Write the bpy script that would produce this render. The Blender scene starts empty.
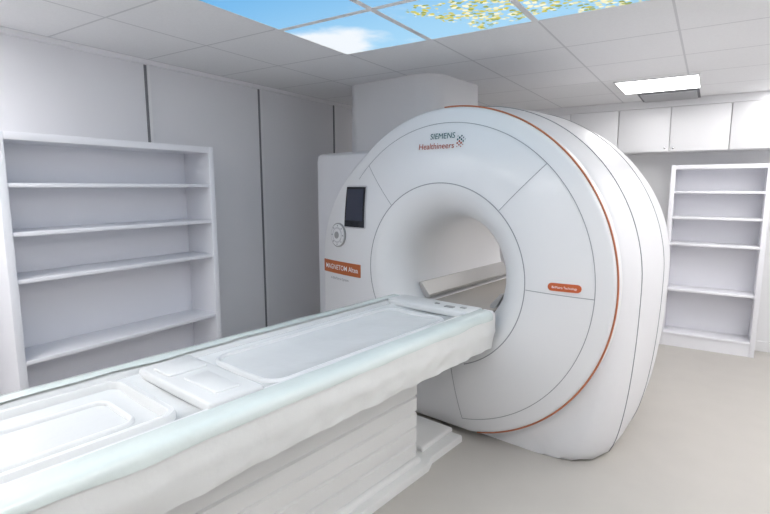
import bpy, math, random
from mathutils import Vector, Matrix, noise
random.seed(3)
S=bpy.context.scene
COL=S.collection
try:
    S.view_settings.view_transform='Standard'
    S.view_settings.look='None'
except Exception: pass

# ---------------------------------------------------------------- materials
def mat(name,col,rough=0.5,metal=0.0,bump=0.0,bscale=60,var=0.0,vscale=3,spec=0.5,alpha=1.0,coat=0.0):
    m=bpy.data.materials.new(name); m.use_nodes=True
    nt=m.node_tree; b=nt.nodes['Principled BSDF']
    b.inputs['Base Color'].default_value=(*col,1)
    b.inputs['Roughness'].default_value=rough
    b.inputs['Metallic'].default_value=metal
    b.inputs['Specular IOR Level'].default_value=spec
    b.inputs['Alpha'].default_value=alpha
    b.inputs['Coat Weight'].default_value=coat
    tc=nt.nodes.new('ShaderNodeTexCoord')
    if var>0:
        n=nt.nodes.new('ShaderNodeTexNoise'); n.inputs['Scale'].default_value=vscale; n.inputs['Detail'].default_value=5
        nt.links.new(tc.outputs['Object'],n.inputs['Vector'])
        r=nt.nodes.new('ShaderNodeMixRGB')
        r.inputs['Color1'].default_value=(*[c*(1-var) for c in col],1)
        r.inputs['Color2'].default_value=(*[min(1,c*(1+var)) for c in col],1)
        nt.links.new(n.outputs['Fac'],r.inputs['Fac']); nt.links.new(r.outputs[0],b.inputs['Base Color'])
    if bump>0:
        n=nt.nodes.new('ShaderNodeTexNoise'); n.inputs['Scale'].default_value=bscale; n.inputs['Detail'].default_value=4
        nt.links.new(tc.outputs['Object'],n.inputs['Vector'])
        bp=nt.nodes.new('ShaderNodeBump'); bp.inputs['Strength'].default_value=bump; bp.inputs['Distance'].default_value=0.01
        nt.links.new(n.outputs['Fac'],bp.inputs['Height']); nt.links.new(bp.outputs[0],b.inputs['Normal'])
    return m
def emat(name,col,st):
    m=bpy.data.materials.new(name); m.use_nodes=True
    nt=m.node_tree; nt.nodes.clear()
    e=nt.nodes.new('ShaderNodeEmission'); o=nt.nodes.new('ShaderNodeOutputMaterial')
    e.inputs[0].default_value=(*col,1); e.inputs[1].default_value=st
    nt.links.new(e.outputs[0],o.inputs[0]); return m

M_wall=mat('wall_panel_white',(0.79,0.79,0.82),0.55,var=0.02)
M_bwall=mat('painted_wall',(0.82,0.82,0.835),0.6,var=0.02)
M_floor=mat('vinyl_floor',(0.50,0.475,0.44),0.38,var=0.05,vscale=5,bump=0.05,bscale=180,spec=0.4)
M_shelf=mat('white_laminate',(0.86,0.86,0.90),0.4,var=0.01)
M_shelfb=mat('white_laminate_back',(0.83,0.83,0.88),0.5,var=0.01)
M_cab=mat('cabinet_laminate',(0.83,0.83,0.85),0.4,var=0.01)
M_gan=mat('gantry_gloss_white',(0.81,0.81,0.82),0.28,spec=0.5,coat=0.2,var=0.005)
M_lip=mat('bore_funnel_white',(0.83,0.83,0.835),0.35)
M_body=mat('gantry_body_white',(0.78,0.78,0.80),0.4,var=0.01)
M_side=mat('gantry_side_grey',(0.76,0.76,0.79),0.45)
M_bore=mat('bore_liner_grey',(0.84,0.84,0.85),0.4)
M_seaml=mat('seam_light',(0.33,0.34,0.36),0.6)
M_or=mat('orange_trim',(0.50,0.17,0.08),0.4)
M_lab=mat('orange_label',(0.52,0.14,0.04),0.45)
M_red=mat('red_label',(0.58,0.12,0.035),0.45)
M_wtx=mat('white_print',(0.95,0.95,0.95),0.5)
M_teal=mat('teal_print',(0.01,0.11,0.12),0.5)
M_otx=mat('orange_print',(0.45,0.075,0.025),0.5)
M_gtx=mat('grey_print',(0.25,0.25,0.27),0.5)
M_blk=mat('black_glass',(0.015,0.016,0.022),0.12,spec=0.6)
M_scr=mat('screen_glass',(0.05,0.055,0.08),0.15)
M_grey=mat('grey_plastic',(0.35,0.35,0.35),0.5)
M_lgrey=mat('light_grey_plastic',(0.58,0.58,0.60),0.5)
M_rail=mat('bore_rail_metal',(0.50,0.49,0.48),0.4,metal=0.4)
M_run=mat('bore_runway_beige',(0.42,0.39,0.36),0.5)
M_tab=mat('table_white',(0.77,0.78,0.78),0.3,var=0.01,bump=0.12,bscale=7)
M_tab2=mat('table_inner_white',(0.74,0.755,0.76),0.2,var=0.03,vscale=6,bump=0.35,bscale=6)
M_mint=mat('mint_plastic_sheet',(0.68,0.75,0.73),0.18,bump=0.35,bscale=9,spec=0.6,var=0.04,vscale=7)
M_drape=mat('drape_white',(0.77,0.78,0.77),0.45,bump=0.3,bscale=14,var=0.02)
M_ped=mat('pedestal_white',(0.76,0.76,0.75),0.5)
M_base=mat('base_white',(0.78,0.78,0.77),0.5)
M_trim=mat('dark_joint',(0.20,0.20,0.22),0.6)
M_trimw=mat('white_joint_edge',(0.84,0.84,0.86),0.5)
M_chrome=mat('chrome',(0.6,0.6,0.62),0.25,metal=1.0)
M_lamp=emat('lamp_diffuser',(1.0,0.99,0.985),10.2)
M_bfill=emat('bore_fill_glow',(1.0,0.98,0.96),7.0)  # glow of the fill strip added inside the bore

# ---------------------------------------------------------------- helpers
def empty(name,loc,rotz=0,parent=None,**kw):
    o=bpy.data.objects.new(name,None); COL.objects.link(o)
    o.location=loc; o.rotation_euler=(0,0,rotz); o.empty_display_size=0.1
    if parent: o.parent=parent
    for k,v in kw.items(): o[k]=v
    return o
def mobj(name,verts,faces,m,parent=None,smooth=False,**kw):
    me=bpy.data.meshes.new(name); me.from_pydata([tuple(v) for v in verts],[],faces); me.update()
    import bmesh
    bm=bmesh.new(); bm.from_mesh(me); bmesh.ops.recalc_face_normals(bm,faces=bm.faces); bm.to_mesh(me); bm.free()
    if m: me.materials.append(m)
    if smooth:
        for p in me.polygons: p.use_smooth=True
    o=bpy.data.objects.new(name,me); COL.objects.link(o)
    if parent: o.parent=parent
    for k,v in kw.items(): o[k]=v
    return o
def autosmooth(o,ang=35):
    me=o.data
    import bmesh
    bm=bmesh.new(); bm.from_mesh(me)
    for e in bm.edges:
        if len(e.link_faces)==2 and e.calc_face_angle(0)>math.radians(ang): e.smooth=False
    bm.to_mesh(me); bm.free()
    for p in me.polygons: p.use_smooth=True
def box(name,lo,hi,m,parent=None,bev=0.0,seg=2,smooth=True,**kw):
    x0,y0,z0=lo; x1,y1,z1=hi
    v=[(x0,y0,z0),(x1,y0,z0),(x1,y1,z0),(x0,y1,z0),(x0,y0,z1),(x1,y0,z1),(x1,y1,z1),(x0,y1,z1)]
    f=[(0,3,2,1),(4,5,6,7),(0,1,5,4),(1,2,6,5),(2,3,7,6),(3,0,4,7)]
    o=mobj(name,v,f,m,parent,**kw)
    if bev>0:
        import bmesh
        bm=bmesh.new(); bm.from_mesh(o.data)
        bmesh.ops.bevel(bm,geom=bm.edges[:],offset=bev,segments=seg,affect='EDGES',profile=0.5)
        bm.to_mesh(o.data); bm.free()
        autosmooth(o,50)
    return o
def rrect(hx,hy,r,n=8):
    pts=[]
    for cx,cy,a0 in((hx-r,hy-r,0),(-hx+r,hy-r,90),(-hx+r,-hy+r,180),(hx-r,-hy+r,270)):
        for i in range(n+1):
            a=math.radians(a0+90*i/n); pts.append((cx+r*math.cos(a),cy+r*math.sin(a)))
    return pts
def loft(name,rings,m,parent=None,cap=True,**kw):
    n=len(rings[0]); v=[p for r in rings for p in r]; f=[]
    for i in range(len(rings)-1):
        for j in range(n):
            f.append((i*n+j,i*n+(j+1)%n,(i+1)*n+(j+1)%n,(i+1)*n+j))
    if cap:
        f.append(tuple(range(n))[::-1]); f.append(tuple(range((len(rings)-1)*n,len(rings)*n)))
    o=mobj(name,v,f,m,parent,**kw); autosmooth(o,40); return o
def tube(name,pts,r,m,parent=None,closed=False,seg=8,**kw):
    cu=bpy.data.curves.new(name,'CURVE'); cu.dimensions='3D'; cu.bevel_depth=r; cu.bevel_resolution=2
    sp=cu.splines.new('POLY'); sp.points.add(len(pts)-1)
    for i,p in enumerate(pts): sp.points[i].co=(*p,1)
    sp.use_cyclic_u=closed
    t=bpy.data.objects.new(name+'_tmp',cu); COL.objects.link(t)
    dg=bpy.context.evaluated_depsgraph_get()
    me=bpy.data.meshes.new_from_object(t.evaluated_get(dg)); me.name=name
    bpy.data.objects.remove(t)
    me.materials.clear(); me.materials.append(m)
    for p in me.polygons: p.use_smooth=True
    o=bpy.data.objects.new(name,me); COL.objects.link(o)
    if parent: o.parent=parent
    for k,v in kw.items(): o[k]=v
    return o

# ---------------------------------------------------------------- camera
H=1.6
psi=math.radians(32.9); th=math.atan(70/500)
F=Vector((-math.sin(psi)*math.cos(th),math.cos(psi)*math.cos(th),-math.sin(th)))
R=Vector((math.cos(psi),math.sin(psi),0)); U=R.cross(F)
cam=bpy.data.cameras.new('camera'); cam.sensor_width=36; cam.lens=500/770*36; cam.clip_start=0.02
co=bpy.data.objects.new('camera',cam); COL.objects.link(co)
mw=Matrix((( R.x,U.x,-F.x,0),(R.y,U.y,-F.y,0),(R.z,U.z,-F.z,H),(0,0,0,1)))
co.matrix_world=mw; S.camera=co

# ---------------------------------------------------------------- room
XL,XR,YB,YF,ZC=-3.25,1.7,6.0,-1.3,2.44
st=dict(kind='structure')
box('floor',(XL-.1,YF-.1,-.1),(XR+.1,YB+.1,0),M_floor,**st)
box('wall_left',(XL-.1,YF-.1,0),(XL,YB+.1,ZC),M_wall,**st)
box('wall_back',(XL,YB,0),(XR,YB+.1,ZC),M_bwall,**st)
box('wall_right',(XR,YF-.1,0),(XR+.1,YB+.1,ZC),M_bwall,**st)
box('wall_front',(XL,YF-.1,0),(XR,YF,ZC),M_bwall,**st)
gx0,gy0=-2.01,2.06
mc=bpy.data.materials.new('ceiling_tiles'); mc.use_nodes=True
nt=mc.node_tree; b=nt.nodes['Principled BSDF']; b.inputs['Roughness'].default_value=0.8
g=nt.nodes.new('ShaderNodeNewGeometry'); sx=nt.nodes.new('ShaderNodeSeparateXYZ'); nt.links.new(g.outputs['Position'],sx.inputs[0])
def mth(op,a,bv=None):
    n=nt.nodes.new('ShaderNodeMath'); n.operation=op
    for i,x in enumerate((a,bv)):
        if x is None: continue
        if isinstance(x,(int,float)): n.inputs[i].default_value=x
        else: nt.links.new(x,n.inputs[i])
    return n.outputs[0]
def gridline(out,off,wd):
    t=mth('DIVIDE',mth('SUBTRACT',out,off),0.6); t=mth('ADD',t,50.5); t=mth('FRACT',t)
    return mth('LESS_THAN',mth('ABSOLUTE',mth('SUBTRACT',t,0.5)),wd)
ln=mth('MAXIMUM',gridline(sx.outputs[0],gx0,.010),gridline(sx.outputs[1],gy0,.010))
nz=nt.nodes.new('ShaderNodeTexNoise'); nz.inputs['Scale'].default_value=90; nz.inputs['Detail'].default_value=3
nt.links.new(g.outputs['Position'],nz.inputs['Vector'])
mx=nt.nodes.new('ShaderNodeMixRGB'); mx.inputs[1].default_value=(.82,.82,.835,1); mx.inputs[2].default_value=(.90,.90,.915,1); nt.links.new(nz.outputs['Fac'],mx.inputs[0])
mx2=nt.nodes.new('ShaderNodeMixRGB'); mx2.inputs[2].default_value=(.66,.66,.68,1); nt.links.new(mx.outputs[0],mx2.inputs[1]); nt.links.new(ln,mx2.inputs[0])
nt.links.new(mx2.outputs[0],b.inputs['Base Color'])
box('ceiling',(XL-.1,YF-.1,ZC),(XR+.1,YB+.1,ZC+.1),mc,**st)
k=1
for y in (0.06,1.06,2.06,3.07,4.07,5.07):
    box('trim_%d'%k,(XL,y-.009,0),(XL+.006,y+.007,ZC-.03),M_trim,**st); k+=1
    box('trim_%d'%k,(XL,y+.009,0),(XL+.012,y+.026,ZC-.03),M_trimw,**st); k+=1
box('trim_%d'%k,(XL,YF,ZC-.028),(XL+.03,YB,ZC),M_trimw,**st); k+=1
box('trim_%d'%k,(-2.25,5.675,2.367),(1.05,5.70,ZC),M_cab,**st)
box('baseboard_left',(XL,YF,0),(XL+.015,YB,.1),M_lgrey,**st)
box('baseboard_back',(XL+.015,YB-.015,0),(XR,YB,.1),M_bwall,**st)

# ---------------------------------------------------------------- luminous sky panels
ms=bpy.data.materials.new('sky_picture_panel'); ms.use_nodes=True
nt=ms.node_tree; nt.nodes.clear()
e=nt.nodes.new('ShaderNodeEmission'); o=nt.nodes.new('ShaderNodeOutputMaterial'); nt.links.new(e.outputs[0],o.inputs[0])
g=nt.nodes.new('ShaderNodeNewGeometry')
def N(t,**kw):
    n=nt.nodes.new(t)
    for k2,v in kw.items():
        if k2 in n.inputs: n.inputs[k2].default_value=v
    return n
def mixc(fac,c1,c2):
    n=nt.nodes.new('ShaderNodeMixRGB')
    for i,x in enumerate((fac,c1,c2)):
        if isinstance(x,tuple): n.inputs[i].default_value=(*x,1)
        elif isinstance(x,(float,int)): n.inputs[i].default_value=x
        else: nt.links.new(x,n.inputs[i])
    return n.outputs[0]
def ramp(fac,p0,p1):
    n=nt.nodes.new('ShaderNodeMapRange'); n.inputs[1].default_value=p0; n.inputs[2].default_value=p1
    n.interpolation_type='SMOOTHSTEP'; nt.links.new(fac,n.inputs[0]); return n.outputs[0]
sp=nt.nodes.new('ShaderNodeSeparateXYZ'); nt.links.new(g.outputs['Position'],sp.inputs[0])
cl=N('ShaderNodeTexNoise',Scale=3.6,Detail=7); nt.links.new(g.outputs['Position'],cl.inputs['Vector'])
def dist(cx,cy,r):
    a=mth('POWER',mth('SUBTRACT',sp.outputs[0],cx),2); b2=mth('POWER',mth('SUBTRACT',sp.outputs[1],cy),2)
    return mth('MAXIMUM',mth('SUBTRACT',1.0,mth('DIVIDE',mth('SQRT',mth('ADD',a,b2)),r)),0.0)
c1=mth('MAXIMUM',dist(-1.97,2.42,.45),dist(-1.5,1.30,.30))
cl2=mth('ADD',mth('MULTIPLY',cl.outputs['Fac'],0.8),mth('MULTIPLY',c1,0.65))
cf=ramp(cl2,0.48,0.80)
blue=mixc(ramp(sp.outputs[1],1.2,2.7),(0.15,0.46,0.84),(0.40,0.70,0.95))
sky=mixc(cf,blue,(0.90,0.95,1.0))
bn=N('ShaderNodeTexNoise',Scale=7.0,Detail=5); nt.links.new(g.outputs['Position'],bn.inputs['Vector'])
bias=mth('MAXIMUM',mth('MAXIMUM',dist(-.93,2.36,.40),dist(-1.22,2.22,.15)),dist(-.45,2.42,.45))
bmk=mth('ADD',mth('MULTIPLY',bn.outputs['Fac'],0.75),mth('MULTIPLY',bias,0.55))
reg=ramp(bmk,0.58,0.63)
dv=nt.nodes.new('ShaderNodeVectorMath'); dv.operation='ADD'
n2=N('ShaderNodeTexNoise',Scale=30.0,Detail=3); nt.links.new(g.outputs['Position'],n2.inputs['Vector'])
sc=nt.nodes.new('ShaderNodeVectorMath'); sc.operation='SCALE'; sc.inputs['Scale'].default_value=0.03
nt.links.new(n2.outputs['Color'],sc.inputs[0]); nt.links.new(g.outputs['Position'],dv.inputs[0]); nt.links.new(sc.outputs[0],dv.inputs[1])
vo=N('ShaderNodeTexVoronoi',Scale=36.0); nt.links.new(dv.outputs[0],vo.inputs['Vector'])
blob=ramp(vo.outputs['Distance'],0.62,0.42)
vc=nt.nodes.new('ShaderNodeSeparateXYZ'); nt.links.new(vo.outputs['Color'],vc.inputs[0])
bc=mixc(ramp(vc.outputs[0],0.15,0.85),(0.66,0.60,0.12),(1.0,0.97,0.70))
bc=mixc(mth('LESS_THAN',vc.outputs[1],0.32),bc,(0.36,0.42,0.12))
fin=mixc(mth('MULTIPLY',reg,blob),sky,bc)
nt.links.new(fin,e.inputs[0]); e.inputs[1].default_value=1.0
M_frame=mat('panel_frame',(0.82,0.82,0.83),0.5)
def ringframe(E,fr,w):
    v=[];f=[]
    for z in (0.0,.012):
        v+=[(-fr,-fr,z),(fr,-fr,z),(fr,fr,z),(-fr,fr,z),(-fr+w,-fr+w,z),(fr-w,-fr+w,z),(fr-w,fr-w,z),(-fr+w,fr-w,z)]
    for q in range(4):
        r_=(q+1)%4
        f+=[(q,r_,4+r_,4+q),(8+q,12+q,12+r_,8+r_),(q,8+q,8+r_,r_),(4+q,4+r_,12+r_,12+q)]
    mobj('frame',v,f,M_frame,E)
for i in range(3):
    for j in range(-2,1):
        x0=gx0+.6*i; y0=gy0+.6*j
        E=empty('sky_picture_ceiling_panel',(x0+.3,y0+.3,ZC-.012),label='backlit square ceiling panel printed with blue sky'+(' and pale clouds' if i==0 else ' and spring blossom'),category='ceiling light',group='sky picture ceiling panels')
        box('diffuser',(-.286,-.286,0.002),(.286,.286,.010),ms,E)
        ringframe(E,.3,.016)
def lamp(x0,y0):
    E=empty('ceiling_light_panel',(x0+.3,y0+.3,ZC-.012),label='square white recessed ceiling light panel, switched on',category='ceiling light',group='ceiling light panels')  # shared by the one visible panel and the added unseen fill panels
    box('diffuser',(-.285,-.285,0.002),(.285,.285,.010),M_lamp,E)
    ringframe(E,.299,.014)
lamp(gx0+1.28,gy0+2.46)
for (i,j) in ((-1,-4),(1,-4),(3,-3),(4,0),(4,3),(0,-5),(5,1),(4,-2),(-2,-3),(4,5),(5,3)):  # unseen fill panels, added outside the view to brighten and even out the room
    lamp(gx0+.6*i,gy0+.6*j)
E=empty('ceiling_vent_grille',(gx0+1.62,gy0+3.38,ZC-.014),label='dark slatted square ceiling air vent',category='vent')
box('frame',(-.24,-.24,.004),(.24,.24,.012),M_trim,E)
for q in range(9):
    box('slat',(-.22,-.21+q*.05,-.006),(.22,-.19+q*.05,.004),M_lgrey,E)

# ---------------------------------------------------------------- shelves
def shelf(name,loc,rotz,W,D,HH,boards,label,t=.035):
    E=empty(name,loc,rotz,label=label,category='shelf')
    box('side_panel',(-W/2,0,0),(-W/2+t,D,HH),M_shelf,E,bev=.002)
    box('side_panel',(W/2-t,0,0),(W/2,D,HH),M_shelf,E,bev=.002)
    box('back_panel',(-W/2+t,D-.012,0),(W/2-t,D,HH-t),M_shelfb,E)
    box('top_panel',(-W/2+t,0,HH-t),(W/2-t,D,HH),M_shelf,E,bev=.002)
    for z in boards:
        box('shelf_board',(-W/2+t,.004,z-.022),(W/2-t,D-.012,z),M_shelf,E,bev=.002)
    box('plinth',(-W/2+t,.01,0),(W/2-t,.03,boards[-1]-.022),M_shelf,E)
    return E
shelf('bookshelf',(-2.95,1.70,0),math.radians(90),1.29,.285,1.875,[1.62,1.37,1.125,.69,.22],'wide empty white open shelving unit against panelled wall',.04)
shelf('bookshelf',(.055,5.70,0),0,.80,.28,1.81,[1.56,1.31,1.05,.59,.14],'narrow empty white open shelving unit below wall cabinets',.04)

# ---------------------------------------------------------------- wall cabinets
xs=[-2.25,-1.78,-1.315,-.84,-.378,.105,.57,1.03]
for i in range(len(xs)-1):
    x0,x1=xs[i],xs[i+1]
    E=empty('wall_cabinet',((x0+x1)/2,5.66,1.94),label='white laminate wall cabinet with one plain door',category='cabinet',group='wall cabinets in a row')
    hw=(x1-x0)/2
    box('body',(-hw+.001,.02,0),(hw-.001,.335,.425),M_cab,E)
    box('door',(-hw+.004,0,.003),(hw-.004,.018,.422),M_cab,E,bev=.002)
    d=[c for c in E.children if c.name.startswith('door')][0]
    sgn=-1 if i%2 else 1
    pts=[[(sgn*(hw-.035)*-1*1+r*math.cos(a*math.pi/8),y,.035+r*math.sin(a*math.pi/8)) for a in range(16)] for r,y in ((.010,0),(.010,-.006),(.006,-.008))]
    loft('lock',pts,M_chrome,d)

# ---------------------------------------------------------------- SCANNER
PHI=math.radians(7); CX,CY,CZ=-1.396,2.88,1.05
G=empty('mri_scanner',(CX,CY,0),-PHI,label='large glossy white round MRI scanner gantry with orange edge trim',category='medical scanner')
RB=.35
def smooth(t): t=max(0,min(1,t)); return t*t*(3-2*t)
def Rr(t):
    d=(math.degrees(t)+180)%360-180
    if d>=-75 and d<=125: r=1.04
    elif d>125: r=1.04+.10*smooth((d-125)/50)
    elif d<-90:
        r=min(1.14/max(.01,abs(math.cos(t))),1.30)
    else: r=1.04
    s=math.sin(t)
    if s<0: r=min(r,1.02/abs(s))
    return r
def surf(l,z):
    x=l; y=z-CZ; r=math.hypot(x,y); t=math.atan2(y,x)
    s=(r-.57)/(Rr(t)-.57)
    return -.08+.08*max(0,s)**2 if r>=.57 else -.08
NT=192
st_in=[(.352,.42),(.352,.30),(.358,.20),(.375,.11),(.40,.045),(.435,-.005),(.475,-.045),(.52,-.07),(.545,-.077)]
rings=[]
def pol(r,t,d): return (r*math.cos(t),d,CZ+r*math.sin(t))
angs=[2*math.pi*i/NT for i in range(NT)]
for r,d in st_in: rings.append([pol(r,t,d) for t in angs])
lip=loft('bore_funnel',rings+[[pol(.57,t,-.08) for t in angs]],M_lip,G,cap=False,label='smooth flared bore opening')
rings=[[pol(.57,t,-.08) for t in angs]]
for s in (.02,.06,.1,.17,.25,.33,.4,.48,.55,.63,.7,.76,.82,.87,.92,.95,.97):
    rings.append([pol(.57+(Rr(t)-.57)*s,t,-.08+.08*s*s) for t in angs])
rings.append([pol(Rr(t)-.008,t,.002) for t in angs])
rings.append([pol(Rr(t),t,.018) for t in angs])
rings.append([pol(Rr(t),t,.085) for t in angs])
rings.append([pol(Rr(t)-.06,t,.10) for t in angs])
loft('front_cover',rings,M_gan,G,cap=False,label='glossy white round front cover')
def prof(R_,F_,n=NT):
    out=[]
    for t in angs:
        c,s=math.cos(t),math.sin(t)
        if s>=0: out.append((R_*c,R_*s)); continue
        lo,hi=0,2.0
        for _ in range(40):
            m_=(lo+hi)/2; x=abs(m_*c); y=m_*s
            ok = y>=-CZ and x<= F_+(R_-F_)*math.sqrt(max(0,1-(y/CZ)**2))
            if ok: lo=m_
            else: hi=m_
        out.append((lo*c,lo*s))
    return out
stn=[(.085,.93,.62),(.10,.985,.72),(.13,1.02,.80),(.20,1.05,.88),(.34,1.075,.93),(.55,1.09,.93),(.80,1.095,.91),(1.05,1.08,.88),(1.25,1.045,.85),(1.40,.99,.81),(1.48,.93,.74),(1.50,.86,.65)]
rings=[[(.5*math.cos(t),.085,CZ+.5*math.sin(t)) for t in angs]]
for d,R_,F_ in stn: rings.append([(x,d,CZ+y) for x,y in prof(R_,F_)])
rings.append([(.42*math.cos(t),1.50,CZ+.42*math.sin(t)) for t in angs])
rings.append([(.36*math.cos(t),1.42,CZ+.36*math.sin(t)) for t in angs])
loft('housing',rings,M_body,G,cap=False,label='white rounded rear housing')
def bodyseam(d,R_,F_,a0,a1):
    p=prof(R_+.001,F_+.001); pts=[]
    for t,(x,y) in zip(angs,p):
        dg=(math.degrees(t)+180)%360-180
        if a0<=dg<=a1: pts.append((dg,(x,d,CZ+y)))
    pts.sort(); return [q[1] for q in pts]
tube('seam',bodyseam(.34,1.075,.93,-48,170),.003,M_seaml,G)
tube('seam',bodyseam(.80,1.095,.91,-48,170),.002,M_seaml,G)
rings=[[pol(r,t,d) for t in angs] for r,d in ((.352,.40),(.35,.7),(.35,1.1),(.352,1.43))]
loft('bore_liner',rings,M_bore,G,cap=False)
box('bore_fill',(-.03,.45,CZ+.338),(.03,1.35,CZ+.345),M_bfill,G,label='slim white glowing strip added as fill light inside bore')  # added fill light that brightens the bore interior, no known lamp there
zr=.80; hw=math.sqrt(RB**2-(CZ-zr)**2)-.004
box('bore_runway',(-hw,.10,zr-.03),(hw,1.42,zr),M_run,G,bev=.003)
for sg in (-1,1):
    z0,z1=.83,.93
    x0=math.sqrt(RB**2-(CZ-z0)**2); x1=math.sqrt(RB**2-(CZ-z1)**2)
    v=[];f=[]
    for y in (.16,1.42):
        v+=[(sg*(x0-.0),y,z0),(sg*(x0-.035),y,z0+.0),(sg*(x0-.035),y,z0+.02),(sg*(x1-.02),y,z1),(sg*(x1),y,z1)]
    for q in range(5): f.append((q,(q+1)%5,5+(q+1)%5,5+q))
    f+=[(0,1,2,3,4),(9,8,7,6,5)]
    mobj('bore_rail',v,f,M_rail,G)
pts=rrect(.37,.45,.06)
rings=[]
for z,s in ((0,1),(1.80,1),(1.845,.985),(1.865,.93)):
    rings.append([(-.98+x*s,.56+y*s,z) for x,y in pts])
loft('side_cover',rings,M_side,G,label='pale grey side cover')
pts=rrect(.46,.40,.18,10)
rings=[[(-.895+x,.85+y,z) for x,y in pts] for z in (1.70,ZC-.001)]
loft('duct_cover',rings,M_body,G,label='white rounded duct cover rising to the ceiling')

OV=.003
def onface(l,z,off=OV): return (l,surf(l,z)-off,z)
def strip(name,pts,w,m,off=.0025):
    v=[];f=[]
    for i,(l,z) in enumerate(pts):
        a=pts[max(0,i-1)]; b_=pts[min(len(pts)-1,i+1)]
        dx,dz=b_[0]-a[0],b_[1]-a[1]; L=math.hypot(dx,dz); nx,nz=-dz/L*w/2,dx/L*w/2
        v+=[onface(l+nx,z+nz,off),onface(l-nx,z-nz,off)]
    for i in range(len(pts)-1): f.append((2*i,2*i+1,2*i+3,2*i+2))
    return mobj(name,v,f,m,G)
def arc(r,a0,a1,n=90): return [(r*math.cos(math.radians(a0+(a1-a0)*i/n)),CZ+r*math.sin(math.radians(a0+(a1-a0)*i/n))) for i in range(n+1)]
def radial(a,r0,r1,n=12): return [((r0+(r1-r0)*i/n)*math.cos(math.radians(a)),CZ+(r0+(r1-r0)*i/n)*math.sin(math.radians(a))) for i in range(n+1)]
strip('seam',arc(.575,-70,250,160),.006,M_seaml)
strip('seam',arc(.94,-80,140,150),.004,M_seaml)
strip('seam',radial(46,.58,.94),.004,M_seaml)
strip('seam',radial(132,.58,.94),.004,M_seaml)
strip('seam',radial(-2,.58,.94),.004,M_seaml)
strip('seam',radial(-80,.58,.94),.004,M_seaml)
pts=[(1.040*math.cos(math.radians(a)),.012,CZ+1.040*math.sin(math.radians(a))) for a in [92-i*1.5 for i in range(int(168/1.5)+1)]]
tube('edge_trim',pts,.0055,M_or,G,label='thin orange edge trim')
def patch(name,l0,l1,z0,z1,m,off=.003,r=0,par=G,**kw):
    nc,nr=16,8; v=[];f=[]; r=min(r,(z1-z0)/2)
    for i in range(nc+1):
        t=i/nc; l=l0+(l1-l0)*(0.5-0.5*math.cos(math.pi*t)) if r else l0+(l1-l0)*t
        e_=min(l-l0,l1-l); cut=0
        if r and e_<r: cut=r-math.sqrt(max(0,r*r-(r-e_)**2))
        a,b_=z0+cut,z1-cut
        for j in range(nr+1): v.append(onface(l,a+(b_-a)*j/nr,off))
    w_=nr+1
    for i in range(nc):
        for j in range(nr): f.append((i*w_+j,i*w_+j+1,(i+1)*w_+j+1,(i+1)*w_+j))
    per=[i*w_ for i in range(nc+1)]+[nc*w_+j for j in range(1,nr+1)]+[i*w_+nr for i in range(nc-1,-1,-1)]+[j for j in range(nr-1,0,-1)]
    b0=len(v)
    for q in per: v.append((v[q][0],v[q][1]+off+.003,v[q][2]))
    n=len(per)
    for i in range(n): f.append((per[i],per[(i+1)%n],b0+(i+1)%n,b0+i))
    return mobj(name,v,f,m,par,**kw)
def text(name,body,l0,l1,z0,m,off=.006,height=None,bold=0.0,par=G):
    cu=bpy.data.curves.new(name,'FONT'); cu.body=body; cu.size=1; cu.offset=bold; cu.resolution_u=4
    t=bpy.data.objects.new(name+'_t',cu); COL.objects.link(t)
    dg=bpy.context.evaluated_depsgraph_get()
    me=bpy.data.meshes.new_from_object(t.evaluated_get(dg)); bpy.data.objects.remove(t)
    xs_=[v.co.x for v in me.vertices]; a,b_=min(xs_),max(xs_); sc=(l1-l0)/(b_-a)
    sy=sc if height is None else height/0.73
    for v in me.vertices:
        l=l0+(v.co.x-a)*sc; z=z0+v.co.y*sy
        v.co=Vector(onface(l,z,off))
    me.materials.clear(); me.materials.append(m); me.name=name
    o=bpy.data.objects.new(name,me); COL.objects.link(o); o.parent=par; return o
text('maker_lettering','SIEMENS',-.095,.085,1.893,M_teal,bold=.0)
text('maker_lettering','Healthineers',-.175,.085,1.833,M_otx,bold=.0)
v=[];f=[];v2=[];f2=[]
dots=[(0,0,.5,0),(0,1,.9,0),(0,2,.9,1),(0,3,.5,1),(1,0.5,.8,0),(1,1.5,1,0),(1,2.5,1,1),(2,0,.6,0),(2,1,1,0),(2,2,.9,1),(2,3,.8,1),(3,.5,.5,0),(3,1.5,.8,1),(3,2.5,.6,1),(4,2,.4,1)]
for (i,j,s,c) in dots:
    cx=.105+i*.013; cz=1.84+j*.021
    V_,F_=(v,f) if c==0 else (v2,f2)
    b0=len(V_)
    for q in range(10): V_.append(onface(cx+.006*s*math.cos(q*math.pi/5),cz+.007*s*math.sin(q*math.pi/5),.005))
    F_.append(tuple(range(b0,b0+10)))
mobj('logo_dots',v,f,M_otx,G); mobj('logo_dots',v2,f2,M_teal,G)
D=patch('display',-.845,-.635,1.315,1.60,M_blk,.012,0,label='black control display')
patch('screen',-.83,-.65,1.36,1.585,M_scr,.014,0,par=D)
patch('display_bezel',-.855,-.625,1.305,1.61,M_lgrey,.006,.012)
def disc(name,l,z,r,m,off,inner=0,par=G,n=40):
    v=[];f=[]
    for q in range(n): v.append(onface(l+r*math.cos(2*math.pi*q/n),z+r*math.sin(2*math.pi*q/n),off))
    for q in range(n): v.append(onface(l+r*math.cos(2*math.pi*q/n),z+r*math.sin(2*math.pi*q/n),-.003))
    f=[tuple(range(n))]+[(i,(i+1)%n,n+(i+1)%n,n+i) for i in range(n)]
    return mobj(name,v,f,m,par)
K=disc('control_dial',-.925,1.245,.090,M_grey,.012)
K['label']='round grey control dial'
disc('dial_face',-.925,1.245,.081,M_gan,.017,par=K)
disc('dial_ring',-.925,1.245,.058,M_lgrey,.020,par=K)
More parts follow.
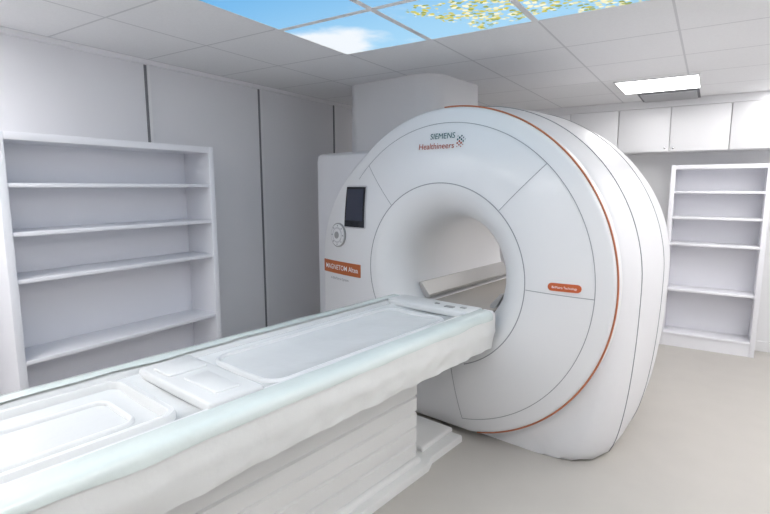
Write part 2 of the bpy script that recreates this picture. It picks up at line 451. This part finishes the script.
disc('dial_inner',-.925,1.245,.048,M_gan,.023,par=K)
disc('dial_button',-.925,1.245,.026,M_grey,.026,par=K)
for q in range(8):
    a=q*math.pi/4; disc('dial_mark',-.925+.069*math.cos(a),1.245+.069*math.sin(a),.005,M_gtx,.0185,par=K,n=10)
L1=patch('model_label',-1.125,-.675,.950,1.045,M_lab,.004,label='orange label strip with white lettering')
text('label_lettering','MAGNETOM Altea',-1.09,-.695,.982,M_wtx,.009,height=.038,bold=.006,par=L1)
text('label_lettering','A BioMatrix System',-1.02,-.80,.905,M_gtx,.008)
L2=patch('badge',.705,.875,1.045,1.088,M_red,.006,.02,label='small red rounded badge with white lettering')
text('badge_lettering','BioMatrix Technology',.728,.856,1.061,M_wtx,.009,height=.013,bold=.0,par=L2)

# ---------------------------------------------------------------- TABLE
rot=Matrix.Rotation(-PHI,3,'Z')
tl=rot@Vector((.03,-1.45,0))
T=empty('patient_table',(CX+tl.x,CY+tl.y,0),-PHI,label='long white MRI patient table on ribbed pedestal with plastic-covered edges',category='medical table')
Y0,Y1=1.45-2.85,1.45-.095
def extr(name,prof2,y0,y1,m,ny=1,par=T,**kw):
    rings=[[(x,y0+(y1-y0)*i/ny,z) for x,z in prof2] for i in range(ny+1)]
    return loft(name,rings,m,par,**kw)
hw=.37
pr=[(-.30,.70),(-.345,.73),(-.365,.78),(-hw,.85),(-hw,.872),(-hw+.012,.884),(-.305,.884),(-.290,.878),(-.276,.842),(-.15,.834),(0,.832),(.15,.834),(.276,.842),(.290,.878),(.305,.884),(hw-.012,.884),(hw,.872),(hw,.85),(.365,.78),(.345,.73),(.30,.70)]
extr('table_frame',pr,Y0,Y1,M_tab)
pr=[(-.245,.836),(-.262,.850),(-.258,.868),(-.245,.872),(-.22,.856),(-.1,.847),(0,.845),(.1,.847),(.22,.856),(.245,.872),(.258,.868),(.262,.850),(.245,.836)]
extr('sliding_board',pr,Y0+.02,Y1+.005,M_tab2)
EC=box('end_piece',(-.30,1.45-.27,.85),(.30,1.45-.10,.894),M_tab,T,bev=.014,seg=3)
box('release_handle',(.11,1.45-.235,.893),(.17,1.45-.20,.899),M_grey,EC,bev=.002)
box('release_handle',(.20,1.45-.20,.893),(.235,1.45-.175,.899),M_grey,EC,bev=.002)
box('release_handle',(.02,1.45-.2,.893),(.05,1.45-.18,.899),M_grey,EC,bev=.002)
def ringrim(name,cx,cy,hx,hy,r,w,z0,h,m):
    a=rrect(hx,hy,r,10); b_=rrect(hx-w,hy-w,max(.01,r-w),10)
    A=[(cx+x,cy+y) for x,y in a]; B=[(cx+x,cy+y) for x,y in b_]
    a2=rrect(hx-.006,hy-.006,r-.006,10); b2=rrect(hx-w+.006,hy-w+.006,max(.01,r-w)+.006,10)
    A2=[(cx+x,cy+y) for x,y in a2]; B2=[(cx+x,cy+y) for x,y in b2]
    n=len(A); v=[(x,y,z0) for x,y in A]+[(x,y,z0+h*.6) for x,y in A]+[(x,y,z0+h) for x,y in A2]+[(x,y,z0+h) for x,y in B2]+[(x,y,z0+h*.6) for x,y in B]+[(x,y,z0) for x,y in B]
    f=[]
    for k_ in range(5):
        for i in range(n): f.append((k_*n+i,k_*n+(i+1)%n,(k_+1)*n+(i+1)%n,(k_+1)*n+i))
    o=mobj(name,v,f,m,T); autosmooth(o,60); return o
ringrim('tray_rim',0,1.45-.96,.225,.62,.09,.022,.845,.020,M_tab)
ringrim('tray_rim',-.01,1.45-2.25,.235,.32,.07,.030,.845,.036,M_tab)
ringrim('tray_rim',.0,1.45-2.25,.13,.22,.05,.014,.845,.018,M_tab)
B=box('head_rest_block',(-.262,1.45-1.86,.85),(.262,1.45-1.64,.890),M_tab,T,bev=.012,seg=3)
box('block_pad',(-.02,1.45-1.80,.885),(.2,1.45-1.70,.896),M_tab,B,bev=.005)
box('block_pad',(-.2,1.45-1.83,.885),(-.07,1.45-1.67,.899),M_tab,B,bev=.005)
def sheet(name,sg,m):
    v=[];f=[]; ny=120
    prof3=[(.290,.8895),(.31,.8915),(.34,.892),(.366,.888),(.379,.876),(.383,.862),(.383,.845)]
    for i in range(ny+1):
        y=Y0+(Y1-Y0-.04)*i/ny
        for j,(x,z) in enumerate(prof3):
            nzv=noise.noise(Vector((y*5,j*.7,sg*3)))
            v.append((sg*(x+(.012*nzv if j==0 else 0)+ (.005*abs(nzv) if j>4 else 0)),y,z+.003*nzv*(1 if j<4 else 0)+(.014*nzv if j==6 else 0)))
    n=len(prof3)
    for i in range(ny):
        for j in range(n-1): f.append((i*n+j,i*n+j+1,(i+1)*n+j+1,(i+1)*n+j))
    return mobj(name,v,f,m,T,smooth=True,label='crinkled pale mint plastic sheet')
sheet('edge_sheet',1,M_mint); sheet('edge_sheet',-1,M_mint)
def drape(sg):
    v=[];f=[]; ny=240; nz=10
    for i in range(ny+1):
        u=i/ny; y=Y0+(Y1-Y0)*u
        bot=.665+.02*noise.noise(Vector((y*1.3,2.2,sg)))+.01*noise.noise(Vector((y*7,1,sg)))
        for j in range(nz+1):
            w=j/nz; z=.872-(.872-bot)*w
            x=.376+.008*w-.06*max(0,w-.5)+(.014*noise.noise(Vector((y*3.0,w*2.5,4)))+.012*noise.noise(Vector((y*11,w*4,9))))*w
            v.append((sg*x,y,z))
    n=nz+1
    for i in range(ny):
        for j in range(nz): f.append((i*n+j,i*n+j+1,(i+1)*n+j+1,(i+1)*n+j))
    return mobj('side_drape',v,f,M_drape,T,smooth=True,label='wrinkled white cover hanging over table side')
drape(1); drape(-1)
xr=.115; zz=.07; ribs=7; hgt=(.72-.07)/ribs
right=[]
for i in range(ribs):
    z=zz+i*hgt
    right+=[(xr,z),(xr+.012,z+.004),(xr+.012,z+hgt-.014),(xr,z+hgt-.007)]
left=[(-x-.08,z) for x,z in right][::-1]
extr('pedestal',right+left,1.45-2.35,1.45-.52,M_ped,label='white pedestal with horizontal ribs')
box('base_skirt',(-.24,1.45-2.45,.0),(.15,1.45-.50,.07),M_base,T,bev=.015)
v=[(-.26,1.45-2.5),(-.26,1.45-.09),(.17,1.45-.09),(.17,1.45-.42),(.20,1.45-.50),(.20,1.45-2.5)]
rings=[[(x,y,0) for x,y in v],[(x,y,.03) for x,y in v],[(x*.97,y*.998,.042) for x,y in v]]
loft('base_plate',rings,M_base,T)
box('connector_block',(-.20,1.45-.42,.04),(.10,1.45-.09,.075),M_base,T,bev=.012,seg=3)

w=bpy.data.worlds.new('world'); S.world=w; w.use_nodes=True
w.node_tree.nodes['Background'].inputs[0].default_value=(.8,.85,.9,1); w.node_tree.nodes['Background'].inputs[1].default_value=.3
